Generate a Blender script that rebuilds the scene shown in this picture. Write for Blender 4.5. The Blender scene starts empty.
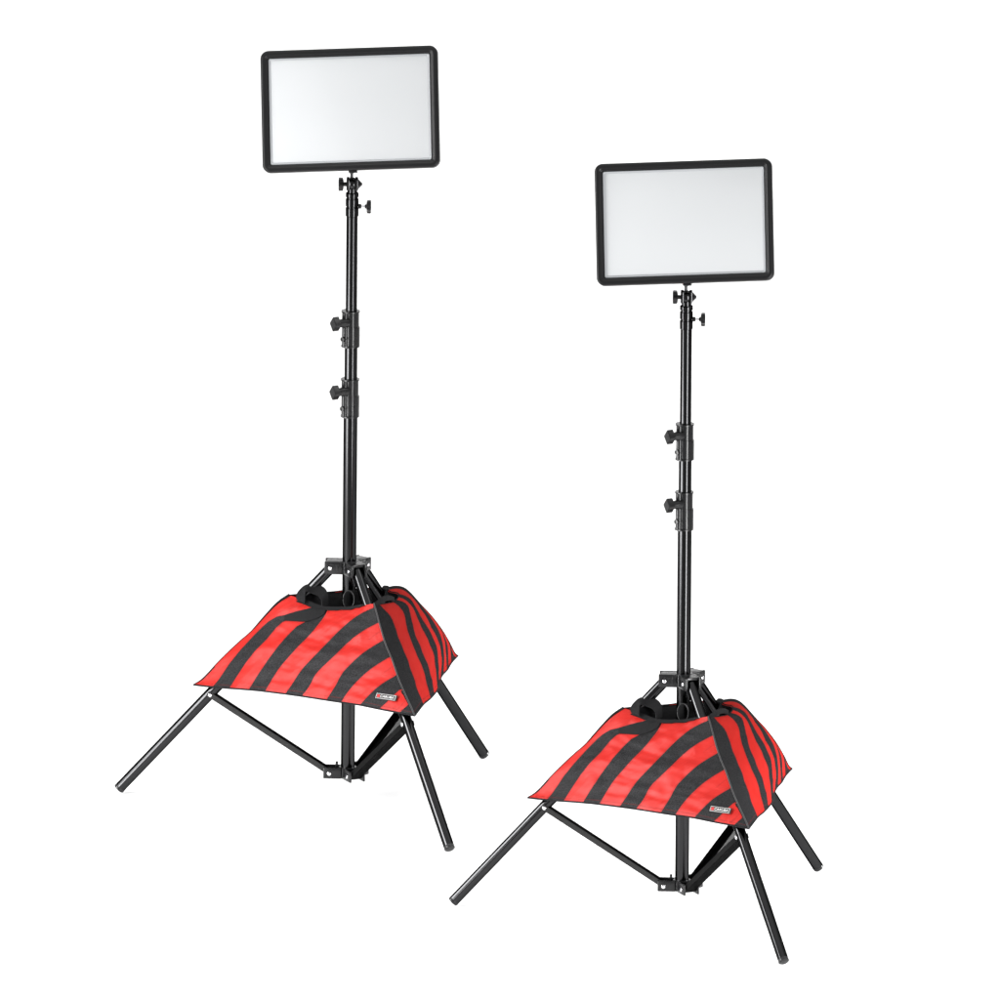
import bpy, bmesh, math, random
from mathutils import Vector as V, Matrix as M, noise
sc = bpy.context.scene
COL = sc.collection
S = 0.002                      # one drawing unit = 2 mm
R = math.radians

# ------------------------------------------------------------------ view frame (used to size things from the photo)
EL = R(13.8); RO = R(0.45)
_u = V((0, math.sin(EL), math.cos(EL)))
FWD = V((0, math.cos(EL), -math.sin(EL)))
RT = V((1, 0, 0)) * math.cos(RO) + _u * math.sin(RO)
UP = _u * math.cos(RO) - V((1, 0, 0)) * math.sin(RO)
BX, BY = 347.5, 799.0          # where the first stand's base centre falls in the photo

def ray(px, py):
    return RT * (px - BX) + UP * (BY - py)
def at_plane(px, py, n, d=0.0):
    o = ray(px, py); n = V(n)
    return o + FWD * ((d - o.dot(n)) / FWD.dot(n))
def at_z(px, py, z): return at_plane(px, py, (0, 0, 1), z)
def at_y(px, py, y): return at_plane(px, py, (0, 1, 0), y)
def proj(p): return (BX + p.dot(RT), BY - p.dot(UP))

# ------------------------------------------------------------------ materials
def mat(name, col, rough=.5, spec=.5, metal=0., coat=0., bump=None, var=0., edge=1.):
    m = bpy.data.materials.new(name); m.use_nodes = True
    nt = m.node_tree; b = nt.nodes['Principled BSDF']
    b.inputs['Base Color'].default_value = (*col, 1)
    b.inputs['Roughness'].default_value = rough
    b.inputs['Specular IOR Level'].default_value = spec
    b.inputs['Metallic'].default_value = metal
    b.inputs['Coat Weight'].default_value = coat
    if metal: b.inputs['Specular Tint'].default_value = (edge, edge, edge, 1)
    tc = nt.nodes.new('ShaderNodeTexCoord')
    if bump:
        n = nt.nodes.new('ShaderNodeTexNoise'); n.inputs['Scale'].default_value = bump[0]; n.inputs['Detail'].default_value = 4
        nt.links.new(tc.outputs['Object'], n.inputs['Vector'])
        bp = nt.nodes.new('ShaderNodeBump'); bp.inputs['Strength'].default_value = bump[1]; bp.inputs['Distance'].default_value = bump[2]
        nt.links.new(n.outputs['Fac'], bp.inputs['Height']); nt.links.new(bp.outputs['Normal'], b.inputs['Normal'])
    if var:
        n2 = nt.nodes.new('ShaderNodeTexNoise'); n2.inputs['Scale'].default_value = 35; n2.inputs['Detail'].default_value = 6
        nt.links.new(tc.outputs['Object'], n2.inputs['Vector'])
        mr = nt.nodes.new('ShaderNodeMapRange'); mr.inputs['To Min'].default_value = rough - var; mr.inputs['To Max'].default_value = rough + var
        nt.links.new(n2.outputs['Fac'], mr.inputs['Value']); nt.links.new(mr.outputs['Result'], b.inputs['Roughness'])
    return m

M_PAINT = mat('black_gloss_paint', (.034, .034, .035), .16, .5, 1.0, var=.03, edge=.25)
M_BRACE = mat('black_satin_steel', (.044, .044, .044), .34, .5, 1.0, bump=(300, .04, .0003), var=.03, edge=.3)
M_PLAST = mat('black_moulded_plastic', (.005, .005, .0055), .28, .40, bump=(1600, .12, .0004), var=.08)
M_FRAME = mat('charcoal_matte_plastic', (.007, .007, .0074), .36, .22, bump=(1900, .22, .0005), var=.05)
M_CHROME = mat('zinc_plated_steel', (.78, .78, .80), .22, .5, 1.0)
M_DIFF = mat('opal_diffuser', (.425, .434, .441), .55, .3)
M_RIM = mat('clear_acrylic_edge', (.30, .31, .32), .35, .4)
M_WEB = mat('black_webbing', (.009, .009, .0095), .75, .08, bump=(2600, .5, .0008))
M_LIN = mat('black_lining', (.005, .005, .0055), .85, .08, bump=(2400, .3, .0005))
M_PIPE = mat('dark_piping', (.02, .02, .021), .35, .4)
M_LABW = mat('label_white', (.50, .50, .49), .6, .3)
M_LABK = mat('label_black', (.02, .02, .02), .6, .3)
M_LABR = mat('label_red', (.55, .02, .02), .6, .3)
M_PAPER = mat('white_paper_sweep', (.89, .89, .89), .9, .1)

def striped():
    m = bpy.data.materials.new('red_black_striped_nylon'); m.use_nodes = True
    nt = m.node_tree; N = nt.nodes; L = nt.links
    b = N['Principled BSDF']
    def node(t, **kw):
        n = N.new(t)
        for k, v in kw.items(): setattr(n, k, v)
        return n
    def math_(op, a, bb=None, c=None):
        n = node('ShaderNodeMath', operation=op)
        for i, x in enumerate((a, bb, c)):
            if x is None: continue
            if isinstance(x, (int, float)): n.inputs[i].default_value = x
            else: L.new(x, n.inputs[i])
        return n.outputs[0]
    def mix(f, a, bb):
        n = node('ShaderNodeMix', data_type='RGBA')
        if isinstance(f, (int, float)): n.inputs[0].default_value = f
        else: L.new(f, n.inputs[0])
        for i, x in ((6, a), (7, bb)):
            if isinstance(x, tuple): n.inputs[i].default_value = (*x, 1)
            else: L.new(x, n.inputs[i])
        return n.outputs[2]
    at = node('ShaderNodeAttribute', attribute_name='stripe')
    av = node('ShaderNodeAttribute', attribute_name='cloth')     # metres along and across the cloth
    sep = node('ShaderNodeSeparateXYZ'); L.new(av.outputs['Vector'], sep.inputs[0])
    w = at.outputs['Fac']
    ph = math_('PINGPONG', math_('SUBTRACT', w, -0.5), 1.0)       # 0.5 at each seam
    isred = math_('GREATER_THAN', math_('COSINE', math_('MULTIPLY', math_('SUBTRACT', w, .5), math.pi)), 0.0)
    # the ground cloth is dark woven nylon, the red strips are sewn on top
    nz = node('ShaderNodeTexNoise'); nz.inputs['Scale'].default_value = 750; nz.inputs['Detail'].default_value = 3
    L.new(av.outputs['Vector'], nz.inputs['Vector'])
    wx = node('ShaderNodeTexWave', wave_type='BANDS', bands_direction='X'); wx.inputs['Scale'].default_value = 210; wx.inputs['Distortion'].default_value = 1.2
    wy = node('ShaderNodeTexWave', wave_type='BANDS', bands_direction='Y'); wy.inputs['Scale'].default_value = 210; wy.inputs['Distortion'].default_value = 1.2
    L.new(av.outputs['Vector'], wx.inputs['Vector']); L.new(av.outputs['Vector'], wy.inputs['Vector'])
    weave = math_('ADD', wx.outputs['Fac'], wy.outputs['Fac'])
    speck = node('ShaderNodeValToRGB'); speck.color_ramp.elements[0].position = .35; speck.color_ramp.elements[1].position = .72
    speck.color_ramp.elements[0].color = (.004, .004, .0045, 1); speck.color_ramp.elements[1].color = (.034, .034, .035, 1)
    L.new(nz.outputs['Fac'], speck.inputs[0])
    rn = node('ShaderNodeTexNoise'); rn.inputs['Scale'].default_value = 40; rn.inputs['Detail'].default_value = 5
    L.new(av.outputs['Vector'], rn.inputs['Vector'])
    red = mix(rn.outputs['Fac'], (.27, .009, .007), (.345, .016, .012))
    c = mix(isred, speck.outputs[0], red)
    # seam line where a strip is sewn down
    fr = math_('ABSOLUTE', math_('SUBTRACT', math_('FRACT', math_('ADD', w, .5)), .5))
    seam = math_('MULTIPLY', math_('LESS_THAN', math_('ABSOLUTE', math_('SUBTRACT', fr, .05)), .014), isred)
    hem = math_('LESS_THAN', math_('ABSOLUTE', math_('SUBTRACT', sep.outputs[2], .0085)), .0006)
    thr = math_('MAXIMUM', math_('MULTIPLY', seam, .35), math_('MULTIPLY', hem, .6))
    c = mix(thr, c, (.09, .010, .010))
    L.new(c, b.inputs['Base Color'])
    L.new(math_('MULTIPLY_ADD', isred, -.30, .74), b.inputs['Roughness'])
    b.inputs['Specular IOR Level'].default_value = 0.0
    b.inputs['Sheen Weight'].default_value = .0; b.inputs['Sheen Roughness'].default_value = .4
    # relief: weave, creases, raised strips
    cr = node('ShaderNodeTexNoise'); cr.inputs['Scale'].default_value = 11; cr.inputs['Detail'].default_value = 3; cr.inputs['Distortion'].default_value = .35
    mp = node('ShaderNodeMapping'); mp.inputs['Scale'].default_value = (1.7, .75, 1); mp.inputs['Rotation'].default_value = (0, 0, .7)
    L.new(av.outputs['Vector'], mp.inputs[0]); L.new(mp.outputs[0], cr.inputs['Vector'])
    b1 = node('ShaderNodeBump'); b1.inputs['Strength'].default_value = .5; b1.inputs['Distance'].default_value = .008
    L.new(cr.outputs['Fac'], b1.inputs['Height'])
    b2 = node('ShaderNodeBump'); b2.inputs['Strength'].default_value = .5; b2.inputs['Distance'].default_value = .0012
    hgt = math_('ADD', math_('MULTIPLY', isred, .8), math_('MULTIPLY', thr, -1.6))
    L.new(hgt, b2.inputs['Height']); L.new(b1.outputs[0], b2.inputs['Normal'])
    b3 = node('ShaderNodeBump'); b3.inputs['Strength'].default_value = .35; b3.inputs['Distance'].default_value = .0005
    L.new(math_('MULTIPLY_ADD', weave, .5, nz.outputs['Fac']), b3.inputs['Height']); L.new(b2.outputs[0], b3.inputs['Normal'])
    L.new(b3.outputs[0], b.inputs['Normal'])
    gl = node('ShaderNodeBsdfGlossy'); gl.inputs['Roughness'].default_value = .40; L.new(b2.outputs[0], gl.inputs['Normal'])
    gc = mix(isred, (.002, .002, .002), (.010, .010, .010)); L.new(gc, gl.inputs['Color'])
    ad = node('ShaderNodeAddShader'); L.new(b.outputs[0], ad.inputs[0]); L.new(gl.outputs[0], ad.inputs[1])
    L.new(ad.outputs[0], N['Material Output'].inputs['Surface'])
    return m
M_STRIPE = striped()

# ------------------------------------------------------------------ mesh helpers (drawing units)
def frame_to(d, hint=V((0, 0, 1))):
    d = d.normalized()
    x = d.cross(hint)
    if x.length < 1e-4: x = d.cross(V((0, 1, 0)))
    x.normalize(); y = x.cross(d).normalized()
    return x, y, d           # x side, y 'up', d along
def rings(bm, R_, cap0=True, cap1=True, closed=False):
    vs = [[bm.verts.new(p) for p in r] for r in R_]
    n = len(vs[0])
    for a, b in zip(vs[:-1], vs[1:]):
        for i in range(n):
            j = (i + 1) % n
            bm.faces.new((a[i], a[j], b[j], b[i]))
    if closed:
        a, b = vs[-1], vs[0]
        for i in range(n):
            j = (i + 1) % n
            bm.faces.new((a[i], a[j], b[j], b[i]))
    else:
        if cap0: bm.faces.new(list(reversed(vs[0])))
        if cap1: bm.faces.new(vs[-1])
    return vs
def lathe(bm, p0, d, prof, seg=32, lobes=0, amp=0., ph=0.):
    """prof: list of (distance along d, radius)"""
    x, y, d = frame_to(V(d))
    out = []
    for t, r in prof:
        ring = []
        for k in range(seg):
            a = 2 * math.pi * k / seg
            rr = r * (1 + amp * math.cos(lobes * a + ph)) if lobes else r
            ring.append(V(p0) + d * t + (x * math.cos(a) + y * math.sin(a)) * rr)
        out.append(ring)
    rings(bm, out)
def rod(bm, p0, p1, r, seg=32, bev=.4, r1=None):
    p0 = V(p0); p1 = V(p1); L = (p1 - p0).length; r1 = r1 or r
    lathe(bm, p0, p1 - p0, [(0, r - bev), (bev, r), (L - bev, r1), (L, r1 - bev)], seg)
def box(bm, c, ax, ay, az, sx, sy, sz, bev=.5):
    """box centred on c with half sizes along the unit axes"""
    tmp = bmesh.new()
    bmesh.ops.create_cube(tmp, size=2)
    m = M((V(ax) * sx, V(ay) * sy, V(az) * sz)).transposed().to_4x4(); m.translation = V(c)
    bmesh.ops.transform(tmp, matrix=m, verts=tmp.verts)
    if bev: bmesh.ops.bevel(tmp, geom=tmp.edges[:], offset=bev, segments=2, affect='EDGES', profile=.5)
    me = bpy.data.meshes.new('t'); tmp.to_mesh(me); tmp.free(); bm.from_mesh(me); bpy.data.meshes.remove(me)
def prism(bm, pts, d, bev=.4):
    """polygon pts extruded along vector d"""
    tmp = bmesh.new(); d = V(d)
    a = [tmp.verts.new(V(p)) for p in pts]; b = [tmp.verts.new(V(p) + d) for p in pts]
    tmp.faces.new(a[::-1]); tmp.faces.new(b)
    n = len(a)
    for i in range(n): tmp.faces.new((a[i], a[(i + 1) % n], b[(i + 1) % n], b[i]))
    if bev: bmesh.ops.bevel(tmp, geom=tmp.edges[:], offset=bev, segments=2, affect='EDGES')
    me = bpy.data.meshes.new('t'); tmp.to_mesh(me); tmp.free(); bm.from_mesh(me); bpy.data.meshes.remove(me)
def tube(bm, pts, r, seg=10, r1=None):
    pts = [V(p) for p in pts]; out = []
    for i, p in enumerate(pts):
        d = pts[min(i + 1, len(pts) - 1)] - pts[max(i - 1, 0)]
        x, y, d = frame_to(d); rr = r if r1 is None else r + (r1 - r) * i / (len(pts) - 1)
        out.append([p + (x * math.cos(2 * math.pi * k / seg) + y * math.sin(2 * math.pi * k / seg)) * rr for k in range(seg)])
    rings(bm, out)
def finish(name, bm, mats, parent, sharp=38, normals=True):
    bmesh.ops.scale(bm, vec=(S, S, S), verts=bm.verts)
    if normals: bmesh.ops.recalc_face_normals(bm, faces=bm.faces)
    for f in bm.faces: f.smooth = True
    lim = R(sharp)
    for e in bm.edges:
        if len(e.link_faces) == 2 and e.calc_face_angle(0) > lim: e.smooth = False
    me = bpy.data.meshes.new(name); bm.to_mesh(me); bm.free()
    for m in (mats if isinstance(mats, (list, tuple)) else [mats]): me.materials.append(m)
    o = bpy.data.objects.new(name, me); COL.objects.link(o)
    if parent: o.parent = parent
    return o
def empty(name, label, cat, group):
    o = bpy.data.objects.new(name, None); COL.objects.link(o); o.empty_display_size = .05
    o['label'] = label; o['category'] = cat; o['group'] = group
    return o
def cr(pts, n):
    """Catmull-Rom through pts (vectors), n samples by arc length"""
    P = [V(p) for p in pts]; dense = []
    for i in range(len(P) - 1):
        p0 = P[i - 1] if i else P[0] * 2 - P[1]; p1, p2 = P[i], P[i + 1]
        p3 = P[i + 2] if i + 2 < len(P) else P[-1] * 2 - P[-2]
        for k in range(24):
            t = k / 24
            dense.append(.5 * (2 * p1 + (p2 - p0) * t + (2 * p0 - 5 * p1 + 4 * p2 - p3) * t * t + (3 * p1 - p0 - 3 * p2 + p3) * t ** 3))
    dense.append(P[-1])
    acc = [0]
    for a, b in zip(dense[:-1], dense[1:]): acc.append(acc[-1] + (b - a).length)
    out = []; j = 0
    for k in range(n):
        s = acc[-1] * k / (n - 1)
        while j < len(acc) - 2 and acc[j + 1] < s: j += 1
        d = acc[j + 1] - acc[j]
        out.append(dense[j].lerp(dense[j + 1], (s - acc[j]) / d if d > 1e-9 else 0))
    return out

Z = V((0, 0, 1))
# ================================================================== the light stand
stand = empty('light_stand', 'black tripod light stand at the left, feet farther back on the white floor', 'light stand', 'two black tripod light stands')
feet = [at_z(118, 789.5, 4), at_z(450, 849.5, 4), at_z(484.5, 755, 4)]
dirs = [V((f.x, f.y, 0)).normalized() for f in feet]
HZ, HR = 238, 18
pivots = [d * HR + Z * HZ for d in dirs]
LR = 5.5

# pole, three telescoping sections
z_of = lambda y: (BY - y) / math.cos(EL)
zA0, zA1, zB0, zB1 = z_of(416.5), z_of(378.5), z_of(346.5), z_of(310.5)
for z0, z1, r in ((24, zA0 + 10, 7.0), (zA0 + 8, zB0 + 10, 6.4), (zB0 + 8, z_of(213), 5.7)):
    bm = bmesh.new(); rod(bm, Z * z0, Z * z1, r, 40); finish('pole_section', bm, M_PAINT, stand)

# clamp collars
def collar(z0, z1):
    bm = bmesh.new(); h = z1 - z0
    lathe(bm, Z * z0, Z, [(0.4, 7.6), (h * .56, 7.6), (h * .56, 7.1), (h - .4, 7.1)], 40)
    # sleeve at the right of the split
    tmp = []
    for zz0, zz1, ro in ((z0 + 1, z0 + h * .55, 8.8), (z0 + h * .55, z1 - 1, 8.0)):
        ringsl = []
        for zz, k in ((zz0, 0), (zz1, 0)):
            ringsl.append(zz)
        n = 18; prof = []
        for a in range(n + 1):
            t = R(-66 + 170 * a / n)
            prof.append((t, ro))
        outer0 = [V((math.cos(t) * r, math.sin(t) * r, zz0)) for t, r in prof]
        inner0 = [V((math.cos(t) * 6.8, math.sin(t) * 6.8, zz0)) for t, r in reversed(prof)]
        loop0 = outer0 + inner0; loop1 = [p + Z * (zz1 - zz0) for p in loop0]
        rings(bm, [loop0, loop1])
    # jaw boss at the left of the split
    for yy in (-4.6, 1.5):
        rod(bm, V((-6.0, yy, z0 + 1)), V((-6.0, yy, z1 - 1)), 3.3, 24)
    box(bm, V((-5.6, -1.5, (z0 + z1) / 2)), (1, 0, 0), (0, 1, 0), (0, 0, 1), 3.2, 3.2, h / 2 - 1, .3)
    # end flanges
    for zz in (z0, z1 - 1.5):
        ring = []
        for k in range(40):
            a = 2 * math.pi * k / 40
            ring.append(V((math.cos(a) * 9.4 - .7, math.sin(a) * 9.0, zz)))
        rings(bm, [[p * 1 for p in ring], [p + Z * 1.5 for p in ring]])
    c = finish('clamp_collar', bm, M_PLAST, stand)
    # wing knob
    d = V((-.86, -.51, 0)).normalized(); side = V((-d.y, d.x, 0))
    zk = z0 + h * .70
    base = V((-2.8, -4.5, zk))
    bm = bmesh.new()
    lathe(bm, base, d, [(0, 3.4), (.8, 4.6), (6, 4.7), (9.0, 4.1), (14, 4.1)], 20)
    tip = base + d * 11.4
    pts = []
    for k in range(4):
        for da, rr in ((-.16, .92), (0, 1.0), (.16, .92)):
            a = math.pi / 2 * k + da
            pts.append(tip + side * (math.cos(a) * 6.4 * rr) + Z * (math.sin(a) * 7.6 * rr))
    prism(bm, pts, d * 6.8, .5)
    finish('clamp_knob', bm, M_PLAST, c)
    bm = bmesh.new(); d2 = V((-.6, -.8, 0)); p = V((-6.5, -5.5, z0 + h * .25))
    lathe(bm, p, d2, [(0, 2.4), (3.4, 2.6), (4.2, 2.4), (4.2, 1.5), (3.3, 1.3)], 20)
    finish('bolt', bm, M_BRACE, c)
collar(zA0, zA1); collar(zB0, zB1)

# yoke ring: a body round the pole and three forked lugs
def yoke(name, zc, half, rin, rout, gap, cheek, mat_, bolt_r, bolt_m, top=True, ribs=False):
    bm = bmesh.new()
    lathe(bm, Z * (zc - half), Z, [(0, rin - .6), (.6, rin), (2 * half - .6, rin), (2 * half, rin - .6)], 40)
    for d in dirs:
        t = V((-d.y, d.x, 0))
        L = (rout - 6) / 2
        for s in (-1, 1):
            box(bm, d * (6 + L) + t * s * (gap / 2 + cheek / 2) + Z * zc, d, t, Z, L, cheek / 2, half, .9)
        if top:
            box(bm, d * (5 + L) + Z * (zc + half - 1.4), d, t, Z, L - 1, gap / 2 + .2, 1.2, .2)
        if ribs:
            for s in (-1, 1):        # raised web on the cheek
                o = t * s * (gap / 2 + cheek + .3)
                c0 = d * (rout - 9) + o + Z * zc
                box(bm, c0 + d * 2.5, (d * .8 - Z * .6).normalized(), t, (d * .6 + Z * .8).normalized(), 5.5, .6, .7, .15)
                box(bm, c0 - d * 4 + Z * 0, d, t, Z, .8, .6, half * .6, .15)
                box(bm, c0 - d * 1 + Z * half * .55, d, t, Z, 4.4, .6, .7, .15)
    y = finish(name, bm, mat_, stand)
    for d in dirs:
        t = V((-d.y, d.x, 0))
        p = d * (rout - 6) + Z * (zc - half * .05)
        w = gap / 2 + cheek
        for s in (-1, 1):
            bm = bmesh.new()
            lathe(bm, p + t * s * (w - .5), t * s, [(0, bolt_r), (1.6, bolt_r), (2.0, bolt_r * .7), (2.0, bolt_r * .4), (1.5, bolt_r * .35)], 16)
            finish('bolt', bm, bolt_m, y)
    return y
yoke('hub', HZ + 1.5, 6.6, 9.6, HR + 6.5, 11.6, 3.0, M_PLAST, 1.9, M_CHROME, True, True)
sp = yoke('spreader_collar', 28, 5.6, 9.2, 24, 12.8, 2.0, M_PLAST, 2.0, M_CHROME, False)
bm = bmesh.new()
lathe(bm, V((0, -8.9, 29)), V((-.15, -1, 0)), [(0, 2.0), (1.8, 2.0), (2.2, 1.6), (2.2, .8), (1.6, .7)], 16)
finish('bolt', bm, M_CHROME, sp)
bm = bmesh.new(); box(bm, dirs[0] * 11 + Z * 35.5, dirs[0], V((-dirs[0].y, dirs[0].x, 0)), Z, 1.3, 1.3, 3.0, .3)
finish('clip', bm, M_PLAST, sp)

# legs and braces
for f, d, p in zip(feet, dirs, pivots):
    t = V((-d.y, d.x, 0)); ax = (p - f).normalized()
    bm = bmesh.new(); rod(bm, f + ax * 3.0, p + ax * 1.5, LR, 40, .5)
    leg = finish('leg', bm, M_PAINT, stand)
    bm = bmesh.new(); lathe(bm, f, ax, [(0, 3.6), (.3, 4.8), (1.0, LR + .12), (3.6, LR + .12), (3.8, LR)], 32)
    finish('foot_cap', bm, M_PLAST, leg)
    nrm = ax.cross(t); nrm = nrm if nrm.z < 0 else -nrm      # below the leg
    fr = .432 if d.y > -.5 else .452
    bp = f.lerp(p, fr) + nrm * .3
    for s in (-1, 1):
        bm = bmesh.new()
        lathe(bm, bp + t * s * 5.1, t * s, [(0, 2.0), (1.4, 2.0), (1.9, 1.5), (1.9, .8), (1.3, .7)], 16)
        finish('bolt', bm, M_CHROME, leg)
    # U-channel brace, open side up
    a = d * 18 + Z * 28; b = bp
    bd = (b - a).normalized(); bu = t.cross(bd); bu = bu if bu.z > 0 else -bu
    hw, hh, th = 5.9, 2.6, .9
    sec = [(-hw, -hh), (hw, -hh), (hw, hh), (hw - th, hh), (hw - th, -hh + th), (-hw + th, -hh + th), (-hw + th, hh), (-hw, hh)]
    A = [a - bd * 4 + t * x + bu * y for x, y in sec]; B = [b + bd * 3 + t * x + bu * y for x, y in sec]
    bm = bmesh.new(); rings(bm, [A, B]); bmesh.ops.triangulate(bm, faces=[x for x in bm.faces if len(x.verts) > 4])
    finish('brace', bm, M_BRACE, stand, 25)

# mounting head
z0 = z_of(216); z1 = z_of(192.5)
bm = bmesh.new(); h = z1 - z0
lathe(bm, Z * z0, Z, [(0, 5.9), (.5, 6.5), (8.5, 6.5), (9.0, 5.7), (10.2, 5.7), (10.7, 6.5), (17.6, 6.5), (18.1, 5.7), (19.6, 5.7), (20.1, 6.5), (h - .6, 6.5), (h, 5.8)], 40)
mh = finish('mounting_head', bm, M_PAINT, stand, 30)
zt = z_of(206)
bm = bmesh.new(); rod(bm, V((5.8, -1, zt)), V((9.2, -1, zt)), 2.4, 20)
mb = finish('screw_boss', bm, M_PLAST, mh)
bm = bmesh.new(); rod(bm, V((8.6, -1, zt)), V((14.6, -1, zt)), 1.0, 14, .1)
finish('screw', bm, M_CHROME, mh)
bm = bmesh.new(); lathe(bm, V((12.6, -1, zt)), V((1, 0, 0)), [(0, 1.8), (1.6, 2.2), (1.9, 5.2), (2.5, 6.3), (5.6, 6.5), (6.3, 5.9), (6.5, 3)], 40, 5, .13, 1.2)
finish('thumb_knob', bm, M_PLAST, mh)
# ball head
zb = z_of(192.5); zc = z_of(184)
bm = bmesh.new()
lathe(bm, Z * (zb - .5), Z, [(0, 4.4), (.5, 4.9), (3, 4.9), (5, 5.0)], 36)
for s in (-1, 1):                      # two cheeks of the socket round the ball
    box(bm, V((s * 4.3, -.5, zc + .4)), (1, 0, 0), (0, 1, 0), (0, 0, 1), 1.6, 5.0, 6.2, 1.0)
lathe(bm, Z * (zc - 5), Z, [(0, 3.5), (2, 5.2), (5, 5.9), (8, 5.5), (10, 4.2), (11.3, 2.4), (11.7, 1.2)], 36)
bh = finish('ball_head', bm, M_PAINT, stand)
bm = bmesh.new()
lathe(bm, V((5, 0, zc)), V((1, 0, 0)), [(0, 5.4), (1.6, 4.6), (3.4, 2.6), (4.8, 1.3), (5, .8)], 24)
finish('pivot_cap', bm, M_PLAST, bh)
bm = bmesh.new()
rod(bm, V((-4.5, -1, zc)), V((-9.5, -1, zc)), 2.2, 18)
lathe(bm, V((-8.6, -1, zc)), V((-1, 0, 0)), [(0, 3), (.5, 5.4), (1.0, 6.3), (4.6, 6.5), (5.2, 5.8), (5.4, 3)], 40, 6, .10)
finish('locking_knob', bm, M_PLAST, bh)
bm = bmesh.new()
zt2 = z_of(169.5)
lathe(bm, V((-.7, 0, zc + 5)), V((0, 0, 1)), [(0, 1.6), (zt2 - zc - 9, 1.5), (zt2 - zc - 8.6, 2.6), (zt2 - zc - 5, 2.6), (zt2 - zc - 4.5, 1.6), (zt2 - zc - 3, 1.6)], 20)
finish('stud', bm, M_PLAST, bh)

# ================================================================== the LED panel
panel = empty('led_panel', 'white rectangular light panel with black frame on the left stand', 'light panel', 'two framed light panels')
PW, PH, PT = 178.8 / 2, 122.8 / 2, 13
pc = at_y(350.2, 109.3, -2)
pm = M.Rotation(-R(0), 4, 'Z')
# face frame: looks along -Y, turned a little to the left and tilted up past the camera's height
yaw, tilt, roll = R(-8), R(13.8 + 5.5), R(4.3)
pmat = M.Translation(pc * S) @ M.Rotation(yaw, 4, 'Z') @ M.Rotation(-tilt, 4, 'X') @ M.Rotation(-roll, 4, 'Y')
def rrect(hw, hh, r, y, n=8):
    out = []
    for cx, cy, a0 in ((1, 1, 0), (-1, 1, 90), (-1, -1, 180), (1, -1, 270)):
        for k in range(n + 1):
            a = R(a0 + 90 * k / n)
            out.append(V((cx * (hw - r) + r * math.cos(a), y, cy * (hh - r) + r * math.sin(a))))
    return out
bm = bmesh.new()
prof = [(5.5, 9.5), (.6, 9.5), (0, 8.7), (0, 2.4), (.4, 1.2), (1.2, .4), (2.2, 0), (4.4, .0), (5.0, .35), (5.5, .8), (6.4, .85), (7.3, 1.6), (7.9, 3.2), (8.0, 6.0)]
rings(bm, [rrect(PW - i, PH - i, max(8.2 - i, 1.6), y - 4) for i, y in prof], closed=True)
fr = finish('frame', bm, M_FRAME, panel, 50)
bm = bmesh.new()
prof = [(3, 9.45), (3, 13), (5.5, 14.6), (16, 15)]
rings(bm, [rrect(PW - i, PH - i, max(8.2 - i, 2), y - 4) for i, y in prof])
finish('back_housing', bm, M_PLAST, panel)
bm = bmesh.new()
prof = [(8.05, 6.0), (8.05, 3.0), (8.5, 2.6), (9.6, 2.9), (10.2, 3.8)]
rings(bm, [rrect(PW - i, PH - i, 1.6 if i < 9 else 1.2, y - 4) for i, y in prof], closed=True)
finish('diffuser_edge', bm, M_RIM, panel)
bm = bmesh.new()
prof = [(10.0, 5.9), (10.0, 3.7), (10.4, 3.5)]
rings(bm, [rrect(PW - i, PH - i, 1.0, y - 4) for i, y in prof])
finish('diffuser', bm, M_DIFF, panel)
bm = bmesh.new()
box(bm, V((1, 5, -PH - .6)), (1, 0, 0), (0, 1, 0), (0, 0, 1), 4.2, 4, 1.2, .3)
finish('mount_socket', bm, M_PLAST, panel)
for o in panel.children:
    o.data.transform(M.Rotation(0, 4, 'X'))
panel.matrix_world = pmat

# ================================================================== the saddle sandbag
bag = empty('sandbag', 'red and black diagonally striped sandbag hung round the left stand legs', 'sandbag', 'two striped tripod sandbags')
nA, nB, nC = [V((-d.y, d.x, 0)) for d in dirs]
q5 = lambda pts: [(180 + x / 3.3333, 560 + y / 3.3333) for x, y in pts]
q7 = lambda pts: [(360 + x / 6.667, 580 + y / 6.667) for x, y in pts]
edgeA = [at_plane(x, y, nA) for x, y in ((289.6, 595.2), (278.8, 602.3), (268, 613), (252.4, 630.3), (238, 643), (220, 660.3), (203.2, 678.2), (193.5, 684.8))]
edgeB = [at_plane(x, y, nB) for x, y in ((374, 603.5), (376, 611), (384.2, 640.7), (392, 660.2), (399.8, 682.3), (410.9, 707), (414.6, 715.8))]
edgeC = [at_plane(x, y, nC) for x, y in ((386.5, 588), (395, 586.3), (403, 587.5), (410.2, 592.8), (420.6, 604.4), (431, 615.5), (441.4, 629), (449.2, 642), (454.4, 652.4), (457.7, 655.7))]
def rim(img, y0, y1):
    acc = [0]
    for a, b in zip(img[:-1], img[1:]): acc.append(acc[-1] + math.hypot(b[0] - a[0], b[1] - a[1]))
    return [at_y(x, y, y0 + (y1 - y0) * s / acc[-1]) for (x, y), s in zip(img, acc)]
def fixends(pts, a, b): pts[0] = a.copy(); pts[-1] = b.copy(); return pts
f_top = fixends(rim([(289.6, 595.2), (305, 600), (324, 607), (347, 607.8), (360, 606), (374, 603.5)], edgeA[0].y, edgeB[0].y), edgeA[0], edgeB[0])
f_bot = fixends(rim([(193.5, 684.8), (212.8, 687), (248.8, 689.8), (265, 691.4), (301.6, 696.2), (340, 702.2), (359.5, 705), (379, 709), (399.8, 712.9), (414.6, 715.8)], edgeA[-1].y, edgeB[-1].y), edgeA[-1], edgeB[-1])
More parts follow.
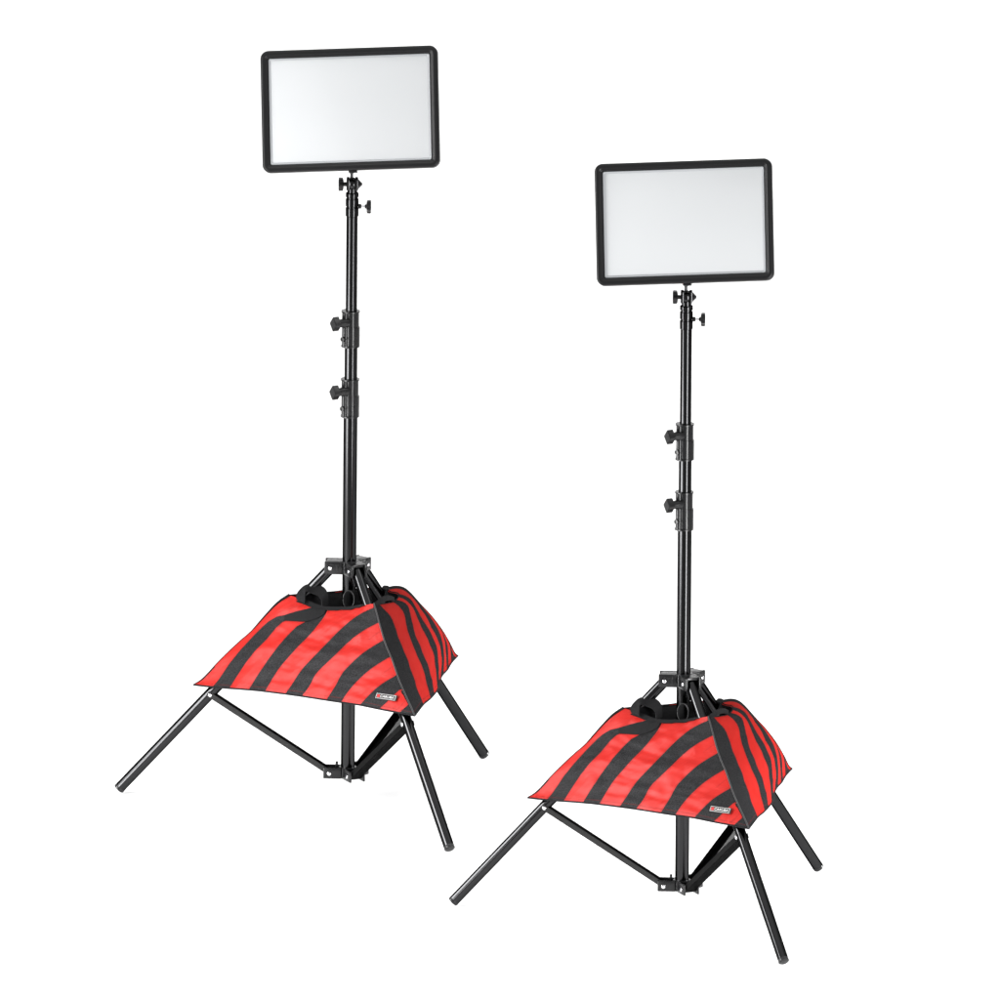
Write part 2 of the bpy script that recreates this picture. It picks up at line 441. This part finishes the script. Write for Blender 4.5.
r_top = fixends(rim([(374, 603.5), (380, 604.3), (392, 602.3), (396.5, 599.5), (398.5, 596), (397.5, 593.2), (390, 591.5), (386.5, 588)], edgeB[0].y, edgeC[0].y), edgeB[0], edgeC[0])
r_bot = fixends(rim([(414.6, 715.8), (423.2, 704.6), (430.4, 698.4), (437.5, 689.5), (439.5, 681), (442, 675.4), (447.3, 669.6), (451.2, 662.8), (457.7, 655.7)], edgeB[-1].y, edgeC[-1].y), edgeB[-1], edgeC[-1])
b_top = [edgeC[0], edgeC[0].lerp(edgeA[0], .3) + V((0, 9, -1)), edgeC[0].lerp(edgeA[0], .55) + V((0, 9, -2)), edgeA[0]]
b_bot = [edgeC[-1], edgeC[-1].lerp(edgeA[-1], .3) + V((-8, 14, -18)), edgeC[-1].lerp(edgeA[-1], .65) + V((-8, 14, -16)), edgeA[-1]]

def lut(poly):
    P = sorted(poly, key=lambda p: p[1])
    def f(y):
        if y <= P[0][1]: a, b = P[0], P[1]
        elif y >= P[-1][1]: a, b = P[-2], P[-1]
        else:
            for a, b in zip(P[:-1], P[1:]):
                if a[1] <= y <= b[1]: break
        t = (y - a[1]) / max(b[1] - a[1], 1e-6)
        return a[0] + (b[0] - a[0]) * t
    return f
c1 = lambda pts: [(190 + x / 8.3333, 590 + y / 8.3333) for x, y in pts]
c3 = lambda pts: [(340 + x / 7.6923, 590 + y / 7.6923) for x, y in pts]
FB = [lut(p) for p in (
    c1([(170, 830), (190, 805), (240, 745), (330, 610), (420, 500), (520, 390), (600, 310), (650, 265), (720, 222), (850, 196), (1000, 150)]),
    c1([(322, 830), (390, 720), (470, 600), (540, 510), (640, 410), (720, 312), (770, 268), (810, 250), (955, 246), (1030, 220), (1080, 180)]),
    c1([(486, 836), (550, 730), (640, 595), (740, 460), (820, 370), (890, 302), (955, 268), (975, 244), (1032, 219), (1082, 179)]),
    c1([(622, 850), (680, 750), (750, 640), (830, 550), (900, 470), (1000, 375)]) + q5([(484, 186), (491, 168)]),
    c1([(790, 872), (860, 770), (930, 660)]) + c3([(0, 304), (90, 226), (180, 166), (268, 132)]),
    c1([(926, 890), (1000, 800)]) + q5([(450, 380)]) + c3([(0, 465), (60, 402), (150, 330), (230, 282), (300, 250)]),
    q5([(490, 464), (530, 400)]) + c3([(0, 655), (60, 590), (150, 502), (240, 440), (340, 383)]),
    c3([(4, 868), (60, 780), (140, 690), (220, 620), (300, 562), (392, 512)]),
    c3([(148, 890), (210, 820), (290, 742), (370, 690), (446, 650)]),
    c3([(296, 920), (350, 875), (415, 805), (466, 764)]))]
RIDGE = lut([(374.7, 603.5), (384.7, 641), (392.4, 660.5), (396.3, 674), (399.6, 690), (408.6, 704.6), (399.8, 712.9), (393, 718)])
def w_front(O, nu, nv):
    def f_(u, v, p):
        x, y = proj(p)
        xs = []
        for k, f in enumerate(FB):
            a = f(y) if k < 3 else sum(f(y + d) for d in (-5, -2.5, 0, 2.5, 5)) / 5; xs.append(max(a, xs[-1] + .05) if xs else a)
        xr = RIDGE(y)
        xs = [a for a in xs if a < xr - .1]
        n = len(xs)
        if x >= xr:
            base = n if n % 2 else n + 1
            return base + (.5 if n % 2 else min((x - xr) / 8., .9))
        if not n or x < xs[0]: return max(0.03, 1 - ((xs[0] if n else xr) - x) / 18.)
        for k in range(n - 1):
            if x < xs[k + 1]: return k + 1 + (x - xs[k]) / (xs[k + 1] - xs[k])
        return n + min((x - xs[-1]) / 18., .97)
    return f_
RK = [([(310, 110), (385, 170), (410, 260), (450, 360), (490, 470), (540, 590), (580, 720), (640, 875)], .10),
      ([(455, 95), (490, 160), (515, 290), (545, 390), (590, 500), (640, 610), (665, 730), (695, 820)], .45),
      ([(505, 90), (545, 170), (550, 250), (590, 380), (640, 490), (690, 600), (715, 720), (725, 785)], .53),
      ([(590, 190), (620, 290), (680, 390), (725, 490), (740, 600), (745, 700), (750, 760)], .61),
      ([(615, 190), (650, 260), (720, 370), (755, 470), (760, 560), (757, 650), (765, 705)], .68),
      ([(650, 170), (670, 240), (730, 330), (772, 430), (785, 500), (785, 580), (775, 680)], .95),
      ([(695, 205), (740, 275), (783, 370), (800, 440), (797, 520), (792, 580), (795, 625)], None),
      ([(795, 345), (812, 400), (815, 480), (815, 540), (823, 600)], None),
      ([(818, 385), (836, 430), (838, 490), (835, 560)], None),
      ([(842, 415), (853, 450), (859, 490), (857, 540)], None),
      ([(870, 490), (884, 515)], None)]
def w_right(O, nu, nv):
    P = [(proj(O[j][i]), i / nu, j / nv) for j in range(nv + 1) for i in range(nu + 1)]
    L_ = []
    for pts, top in RK:
        uv = []
        for x, y in c3(pts):
            b = min(P, key=lambda q_: (q_[0][0] - x) ** 2 + (q_[0][1] - y) ** 2)
            if top is None or b[2] > .06: uv.append((b[1], b[2]))
        if top is not None: uv.append((top, 0.0))
        L_.append(lut(uv))
    def f_(u, v, p):
        xs = []
        for f in L_:
            a = sum(f(max(0, v + d)) for d in (-.08, -.04, 0, .04, .08)) / 5; xs.append(max(a, xs[-1] + .004) if xs else a)
        if u < xs[0]: return 2 - min((xs[0] - u) / .2, .97)
        for k in range(len(xs) - 1):
            if u < xs[k + 1]: return k + 2 + (u - xs[k]) / (xs[k + 1] - xs[k])
        return len(xs) + 1 + min((u - xs[-1]) / .1, .97)
    return f_
def w_back(O, nu, nv):
    return lambda u, v, p: max(0.0, 9 * u + 2.2 * (1 - v) ** 1.5 + .3)

surf = {}
def side_panel(key, top, bot, e0, e1, wf, bulge, nu, nv, thick, seed):
    T = cr(top, nu + 1); Bt = cr(bot, nu + 1); L = cr(e0, nv + 1); Rr = cr(e1, nv + 1)
    G = []
    for j in range(nv + 1):
        v = j / nv; row = []
        for i in range(nu + 1):
            u = i / nu
            p = T[i] * (1 - v) + Bt[i] * v + L[j] * (1 - u) + Rr[j] * u \
                - (T[0] * (1 - u) * (1 - v) + T[-1] * u * (1 - v) + Bt[0] * (1 - u) * v + Bt[-1] * u * v)
            row.append(p)
        G.append(row)
    c = (T[0] + T[-1] + Bt[0] + Bt[-1]) / 4
    n0 = ((T[-1] - T[0]) + (Bt[-1] - Bt[0])).cross((Bt[0] - T[0]) + (Bt[-1] - T[-1])).normalized()
    if n0.dot(V((c.x, c.y, 30))) < 0: n0 = -n0
    O = []
    for j in range(nv + 1):
        v = j / nv; row = []
        for i in range(nu + 1):
            u = i / nu
            e = (math.sin(math.pi * u) ** .75) * (math.sin(math.pi * v) ** .75)
            p = G[j][i]
            q = V((p.x * .028, p.y * .028, p.z * .028 + seed))
            wr = noise.noise(q) * 1.5 + noise.noise(q * 2.7) * .8
            # creases running down from the top edge and shallow ones along the hem
            wr += .7 * math.sin(u * 23 + 4 * v + 3 * noise.noise(q * .8)) * math.exp(-3 * v) + .5 * math.sin(u * 31 + 2.5 * noise.noise(q)) * math.exp(-5 * (1 - v))
            wr += 1.1 * noise.noise(V((u * 2.2 + seed, v * 9 + u * 2.5, seed))) + .6 * noise.noise(V((u * 5 + v * 3, v * 16 - u * 5, seed + 3)))
            wr -= 1.6 * math.exp(-((v - .86 - .03 * math.sin(9 * u)) / .05) ** 2) * max(0, min(1, 6 * u - .6, 6 * (1 - u) - .6)) * (.6 + .8 * noise.noise(V((u * 9, seed, 0))))
            if key == 'right': wr *= .55
            ew = min(1, 6 * u, 6 * (1 - u)) * min(1, .25 + 5 * v, .25 + 5 * (1 - v))
            row.append(p + n0 * (bulge * e + wr * ew))
        O.append(row)
    I = [[O[j][i] - n0 * (1.2 + thick * math.sin(math.pi * i / nu) ** .5 * math.sin(math.pi * j / nv) ** .5) for i in range(nu + 1)] for j in range(nv + 1)]
    surf[key] = (O, n0, nu, nv)
    wf = wf(O, nu, nv)
    bm = bmesh.new()
    ls = bm.verts.layers.float.new('stripe'); lc = bm.verts.layers.float_vector.new('cloth')
    vo = []; vi = []
    for j in range(nv + 1):
        ro = []; ri = []
        for i in range(nu + 1):
            u, v = i / nu, j / nv
            a = bm.verts.new(O[j][i]); b = bm.verts.new(I[j][i])
            w = wf(u, v, O[j][i])
            hemd = (O[nv][i] - O[j][i]).length * S
            cx = (T[i] - T[0]).dot((Bt[-1] - Bt[0]).normalized()) * (1 - v) + (Bt[i] - Bt[0]).length * v
            for vv in (a, b):
                vv[ls] = w; vv[lc] = V((cx * S + seed * .37, (O[j][i] - T[i]).length * S, hemd))
            ro.append(a); ri.append(b)
        vo.append(ro); vi.append(ri)
    def q(a, b, c_, d, mi):
        f = bm.faces.new((a, b, c_, d)); f.material_index = mi
    for j in range(nv):
        for i in range(nu):
            q(vo[j][i], vo[j + 1][i], vo[j + 1][i + 1], vo[j][i + 1], 0)
            q(vi[j][i], vi[j][i + 1], vi[j + 1][i + 1], vi[j + 1][i], 1)
    for i in range(nu):
        q(vo[0][i], vo[0][i + 1], vi[0][i + 1], vi[0][i], 0); q(vo[nv][i + 1], vo[nv][i], vi[nv][i], vi[nv][i + 1], 1)
    for j in range(nv):
        q(vo[j + 1][0], vo[j][0], vi[j][0], vi[j + 1][0], 1); q(vo[j][nu], vo[j + 1][nu], vi[j + 1][nu], vi[j][nu], 1)
    return finish('side_panel', bm, [M_STRIPE, M_LIN], bag, 70)
side_panel('front', f_top, f_bot, edgeA, edgeB, w_front, 7, 200, 110, 5, 1.0)
side_panel('right', r_top, r_bot, edgeB, edgeC, w_right, 4, 110, 110, 5, 5.0)
side_panel('back', b_top, b_bot, edgeC, edgeA, w_back, 5, 90, 60, 5, 9.0)

def on(key, px, py, lift=0.0):
    """point of the bag's surface that shows at this place of the photo"""
    O, n0, nu, nv = surf[key]
    best = None
    for j in range(nv + 1):
        for i in range(nu + 1):
            x, y = proj(O[j][i]); d = (x - px) ** 2 + (y - py) ** 2
            if best is None or d < best[0]: best = (d, i, j)
    p = O[best[2]][best[1]]
    return at_plane(px, py, n0, p.dot(n0)) + n0 * lift

def strip(name, E1, E2, th, m, parent, n=40, nrm=None):
    """webbing: a band between two edge curves with a real thickness"""
    A = cr(E1, n); B = cr(E2, n); bm = bmesh.new(); R_ = []
    for k in range(n):
        w = B[k] - A[k]; t = A[min(k + 1, n - 1)] - A[max(k - 1, 0)] + B[min(k + 1, n - 1)] - B[max(k - 1, 0)]
        nn = w.cross(t); nn = nn.normalized() * th / 2 if nn.length > 1e-6 else V((0, -th / 2, 0))
        R_.append([A[k] + nn, A[k].lerp(B[k], .5) + nn * 1.2, B[k] + nn, B[k] - nn, A[k].lerp(B[k], .5) - nn * 1.2, A[k] - nn])
    rings(bm, R_)
    return finish(name, bm, m, parent, 50)

# bound rim of the front panel's opening
O, n0, nu, nv = surf['front']
i0, i1 = int(.14 * nu), int(.90 * nu)
E1 = [O[0][i] + n0 * 1.0 + Z * .6 for i in range(i0, i1, 6)]
E2 = [O[1 + int(round(4 * (1 - ((i - i0) / (i1 - i0)) ** 2)))][i] + n0 * 1.3 for i in range(i0, i1, 6)]
strip('rim_binding', E1, E2, 1.2, M_WEB, bag, 60)
O, n0r, nu, nv = surf['right']
tube_pts = [O[0][i] + Z * .2 for i in range(0, nu + 1, 3)]
bm = bmesh.new(); tube(bm, cr(tube_pts, 60), .55, 8); finish('rim_binding', bm, M_LIN, bag)
O, n0b, nu, nv = surf['back']
bm = bmesh.new(); tube(bm, cr([O[0][i] + Z * .1 for i in range(0, nu + 1, 3)], 60), .6, 8); finish('rim_binding', bm, M_LIN, bag)
# piping on the three corner seams and along the hems
nf = surf['front'][1]
def piping(pts, r, m, n=70, r1=None):
    bm = bmesh.new(); tube(bm, cr(pts, n), r, 10, r1); finish('seam_piping', bm, m, bag)
piping([p + (nf + n0r) * .25 for p in edgeB], .75, M_PIPE)
piping([p + Z * .2 for p in edgeA], .5, M_WEB)
piping([p + Z * .3 + nf * .2 for p in edgeA[:4]], 1.5, M_WEB, 40, .4)
piping([p + Z * .2 for p in edgeC], .45, M_WEB)
for k in ('front', 'right', 'back'):
    O, n_, nu, nv = surf[k]
    piping([O[nv][i] + n_ * .1 for i in range(0, nu + 1, 5)], .85, M_WEB, 80)

# carrying handles of black webbing
def pts_img(lst): return [at_y(x, y, d) for x, y, d in lst]
ya = f_top[1].y
strip('handle', pts_img([(297, 599.8, ya - 2), (296.3, 595.5, ya + 1), (300, 589.8, ya + 5), (305.5, 585.4, ya + 8), (312, 584.2, ya + 9), (319, 585.2, ya + 6), (325, 588.6, ya), (327.8, 594.5, ya - 6), (327.8, 605, ya - 10)]),
      pts_img([(305, 603.5, ya - 8), (305.2, 598, ya - 7), (305.6, 592.5, ya - 6), (308, 591.5, ya - 4), (312, 593.2, ya - 4), (317, 595.2, ya - 6), (320, 598, ya - 9), (321.5, 601, ya - 12), (321.8, 606.5, ya - 14)]),
      1.3, M_WEB, bag)
yb = edgeB[0].y
pp = lambda lst: [on('front', 180 + x / 3.3333, 560 + y / 3.3333, 1.0) for x, y in lst]
strip('handle_patch', pp([(352, 184), (400, 170), (440, 161), (468, 157), (489, 165)]), pp([(350, 203), (412, 206.5), (440, 201), (462, 194), (484, 180)]), .9, M_WEB, bag)
strip('handle', pts_img([(301, 590, ya + 9), (306, 586.5, ya + 11), (313, 586, ya + 11), (320, 588, ya + 8), (326, 592, ya + 2)]),
      pts_img([(301, 603, ya + 1), (307, 604, ya - 1), (313, 604.5, ya - 3), (319, 605.5, ya - 5), (325, 606.5, ya - 8)]), 1.0, M_LIN, bag)
# open strap loop lying inside the mouth, in front of the pole
bm = bmesh.new(); RR = []
for x, y, rx, ry, d in ((348.5, 599.5, 5.6, 9.0, -30), (352, 599, 5.8, 8.6, -27), (358, 598.5, 6, 7.6, -22), (364, 598, 5.5, 6.4, -17), (368, 597.5, 4, 4.5, -14)):
    RR.append((x, y, rx, ry, d))
outer = [[at_y(x + rx * math.cos(2 * math.pi * k / 28), y + ry * math.sin(2 * math.pi * k / 28), d) for k in range(28)] for x, y, rx, ry, d in RR]
inner = [[at_y(x + .85 * rx * math.cos(2 * math.pi * k / 28), y + .88 * ry * math.sin(2 * math.pi * k / 28), d) for k in range(28)] for x, y, rx, ry, d in RR]
rings(bm, outer + inner[::-1], closed=True)
hl = finish('handle', bm, M_WEB, bag, 50)
bm = bmesh.new(); tube(bm, outer[0] + outer[0][:1], .32, 8); finish('edge_binding', bm, M_PIPE, hl)
yc = edgeC[0].y
strip('handle', pts_img([(382, 588.5, yc - 4), (384, 586, yc - 1), (388.5, 586.6, yc + 1), (389.5, 590, yc - 3), (388, 596, yc - 14), (386, 600, yc - 24)]),
      pts_img([(380.5, 592, yc - 10), (383, 589.5, yc - 8), (385.5, 590.5, yc - 8), (385, 593, yc - 12), (383.5, 597, yc - 20), (381, 602, yc - 30)]), 1.2, M_WEB, bag)
strip('handle', pts_img([(375, 602.5, yb + 2), (379, 599, yb + 14), (384, 596.2, yb + 28), (389, 595.6, yb + 42), (394, 597.5, yb + 52)]),
      pts_img([(376, 606, yb - 1), (381, 603.6, yb + 10), (386, 601.2, yb + 24), (390.5, 600.4, yb + 38), (394, 601.8, yb + 46)]), 1.2, M_WEB, bag)

# sewn label
c00 = on('front', 378.0, 693.4, 2.0); c10 = on('front', 398.6, 696.3, 2.0); c01 = on('front', 376.9, 699.0, 2.0)
ex = (c10 - c00); LW = ex.length; ex.normalize()
ey = (c00 - c01); ey -= ex * ey.dot(ex); LH = ey.length; ey.normalize(); ez = ex.cross(ey)
if ez.dot(nf) < 0: ez = -ez
cc = c00 + ex * LW / 2 - ey * LH / 2
bm = bmesh.new(); box(bm, cc, ex, ey, ez, LW / 2, LH / 2, .45, .15)
lab = finish('label_patch', bm, M_LABK, bag)
bm = bmesh.new(); tt = .26; lc = cc - ex * .5
hw, hh = LW / 2 - .9, LH / 2 - .45
for s in (-1, 1):
    box(bm, lc + ey * s * (hh - tt / 2) + ez * .55, ex, ey, ez, hw, tt / 2, .14, 0)
    box(bm, lc + ex * s * (hw - tt / 2) + ez * .55, ex, ey, ez, tt / 2, hh - tt - .02, .14, 0)
finish('border', bm, M_LABW, lab)
bm = bmesh.new(); box(bm, lc - ex * (hw - 2.6) + ez * .55, ex, ey, ez, 1.35, 1.35, .16, .1)
finish('emblem', bm, M_LABR, lab)
cu = bpy.data.curves.new('lettering', 'FONT'); cu.body = 'CARUBA'; cu.size = 1; cu.extrude = .03; cu.offset = 0
cu.align_x = 'LEFT'; cu.align_y = 'CENTER'
to = bpy.data.objects.new('lettering', cu); COL.objects.link(to)
bpy.context.view_layer.update()
me = bpy.data.meshes.new_from_object(to.evaluated_get(bpy.context.evaluated_depsgraph_get()))
bpy.data.objects.remove(to)
xs = [v.co.x for v in me.vertices]; ys = [v.co.y for v in me.vertices]
wid = max(xs) - min(xs); hei = max(ys) - min(ys)
tw = 2 * hw - 6.0; th_ = 2.4
m4 = M((ex * (tw / wid), ey * (th_ / hei), ez)).transposed().to_4x4()
start = lc - ex * (hw - 4.7) + ez * .6
for v in me.vertices:
    q_ = V((v.co.x - min(xs), v.co.y - (min(ys) + max(ys)) / 2, v.co.z * 3))
    v.co = (start + m4.to_3x3() @ q_) * S
me.materials.clear(); me.materials.append(M_LABW)
lt = bpy.data.objects.new('lettering', me); COL.objects.link(lt); lt.parent = lab

# ================================================================== the second set: copies, nearer and to the right
def copy_tree(o, parent=None):
    c = o.copy(); COL.objects.link(c)
    if parent: c.parent = parent
    for ch in list(o.children): copy_tree(ch, c)
    return c
shift = at_z(BX + 334.2, BY + 112.9, 0) * S
for root, lab_ in ((stand, 'black tripod light stand at the right, feet nearer the viewer on the white floor'),
                   (panel, 'white rectangular light panel with black frame on the right stand'),
                   (bag, 'red and black diagonally striped sandbag hung round the right stand legs')):
    c = copy_tree(root); c['label'] = lab_
    c.location = root.location + shift

# ================================================================== white paper sweep
mid = shift / 2
bm = bmesh.new(); W = 3.3 / S
prof = []
y0, y1, rad, hgt = -1.95 / S, 2.3 / S, .9 / S, 2.9 / S
prof.append((y0, 0)); prof.append(((y0 + y1) / 2, 0)); prof.append((y1 - rad, 0))
for k in range(1, 17):
    a = R(90 * k / 16); prof.append((y1 - rad + rad * math.sin(a), rad - rad * math.cos(a)))
prof.append((y1, hgt))
xm = mid.x / S
rows = [[bm.verts.new((xm - W + 2 * W * i / 8, y, z)) for i in range(9)] for y, z in prof]
for a, b in zip(rows[:-1], rows[1:]):
    for i in range(8): bm.faces.new((a[i], a[i + 1], b[i + 1], b[i]))
bd = finish('backdrop', bm, M_PAPER, None, 60)
bd['kind'] = 'structure'; bd['label'] = 'seamless white studio floor and backdrop'

# ================================================================== lights, world, camera
w = bpy.data.worlds.new('World'); sc.world = w; w.use_nodes = True
w.node_tree.nodes['Background'].inputs[0].default_value = (1, 1, 1, 1)
w.node_tree.nodes['Background'].inputs[1].default_value = .42
def area(name, loc, target, sx, sy, power, spread=180):
    l = bpy.data.lights.new(name, 'AREA'); l.shape = 'RECTANGLE'; l.size = sx; l.size_y = sy; l.energy = power; l.spread = R(spread)
    o = bpy.data.objects.new(name, l); COL.objects.link(o); o.location = loc
    o.rotation_euler = (V(target) - V(loc)).to_track_quat('-Z', 'Y').to_euler()
    return o
def polar(az, dist, z):
    a = R(az); return V((mid.x + dist * math.sin(a), mid.y - dist * math.cos(a), z))
area('strip_softbox', polar(-60, 4.2, 0.15), (mid.x, mid.y, 0.15), .85, 3.4, 215)
area('strip_softbox', polar(33, 4.4, 0.15), (mid.x, mid.y, 0.15), .66, 3.4, 240)
area('key_softbox', polar(-75, 3.0, 1.75), (mid.x, mid.y, .25), 1.5, 1.0, 20, 75)
area('overhead_softbox', (mid.x, mid.y - .3, 4.2), (mid.x, mid.y, 0), 6.0, 6.0, 80)
area('backdrop_softbox', (mid.x, mid.y + .4, 3.9), (mid.x, 2.3, 1.3), 5.0, 1.0, 40)

area('low_side_fill', (mid.x - 2.0, mid.y - 1.1, .34), (mid.x, mid.y + .0, .0), 3.0, .34, 15, 60)  # added fill, not a studio source: washes out floor shadow under the bags
area('low_side_fill', (mid.x + 2.1, mid.y + .1, .30), (mid.x, mid.y + .1, .0), 3.6, .3, 18, 26)  # second added fill from the right, same purpose

cam = bpy.data.cameras.new('Camera'); co = bpy.data.objects.new('Camera', cam); COL.objects.link(co)
cam.type = 'ORTHO'; cam.ortho_scale = 1000 * S; cam.clip_start = .1; cam.clip_end = 60
centre = ray(500, 500) * S
loc = centre - FWD * 9.0
co.matrix_world = M.Translation(loc) @ M((RT, UP, -FWD)).transposed().to_4x4()
sc.camera = co
vs = sc.view_settings
vs.view_transform = 'Standard'; vs.look = 'None'; vs.exposure = 0; vs.gamma = 1; vs.use_curve_mapping = False
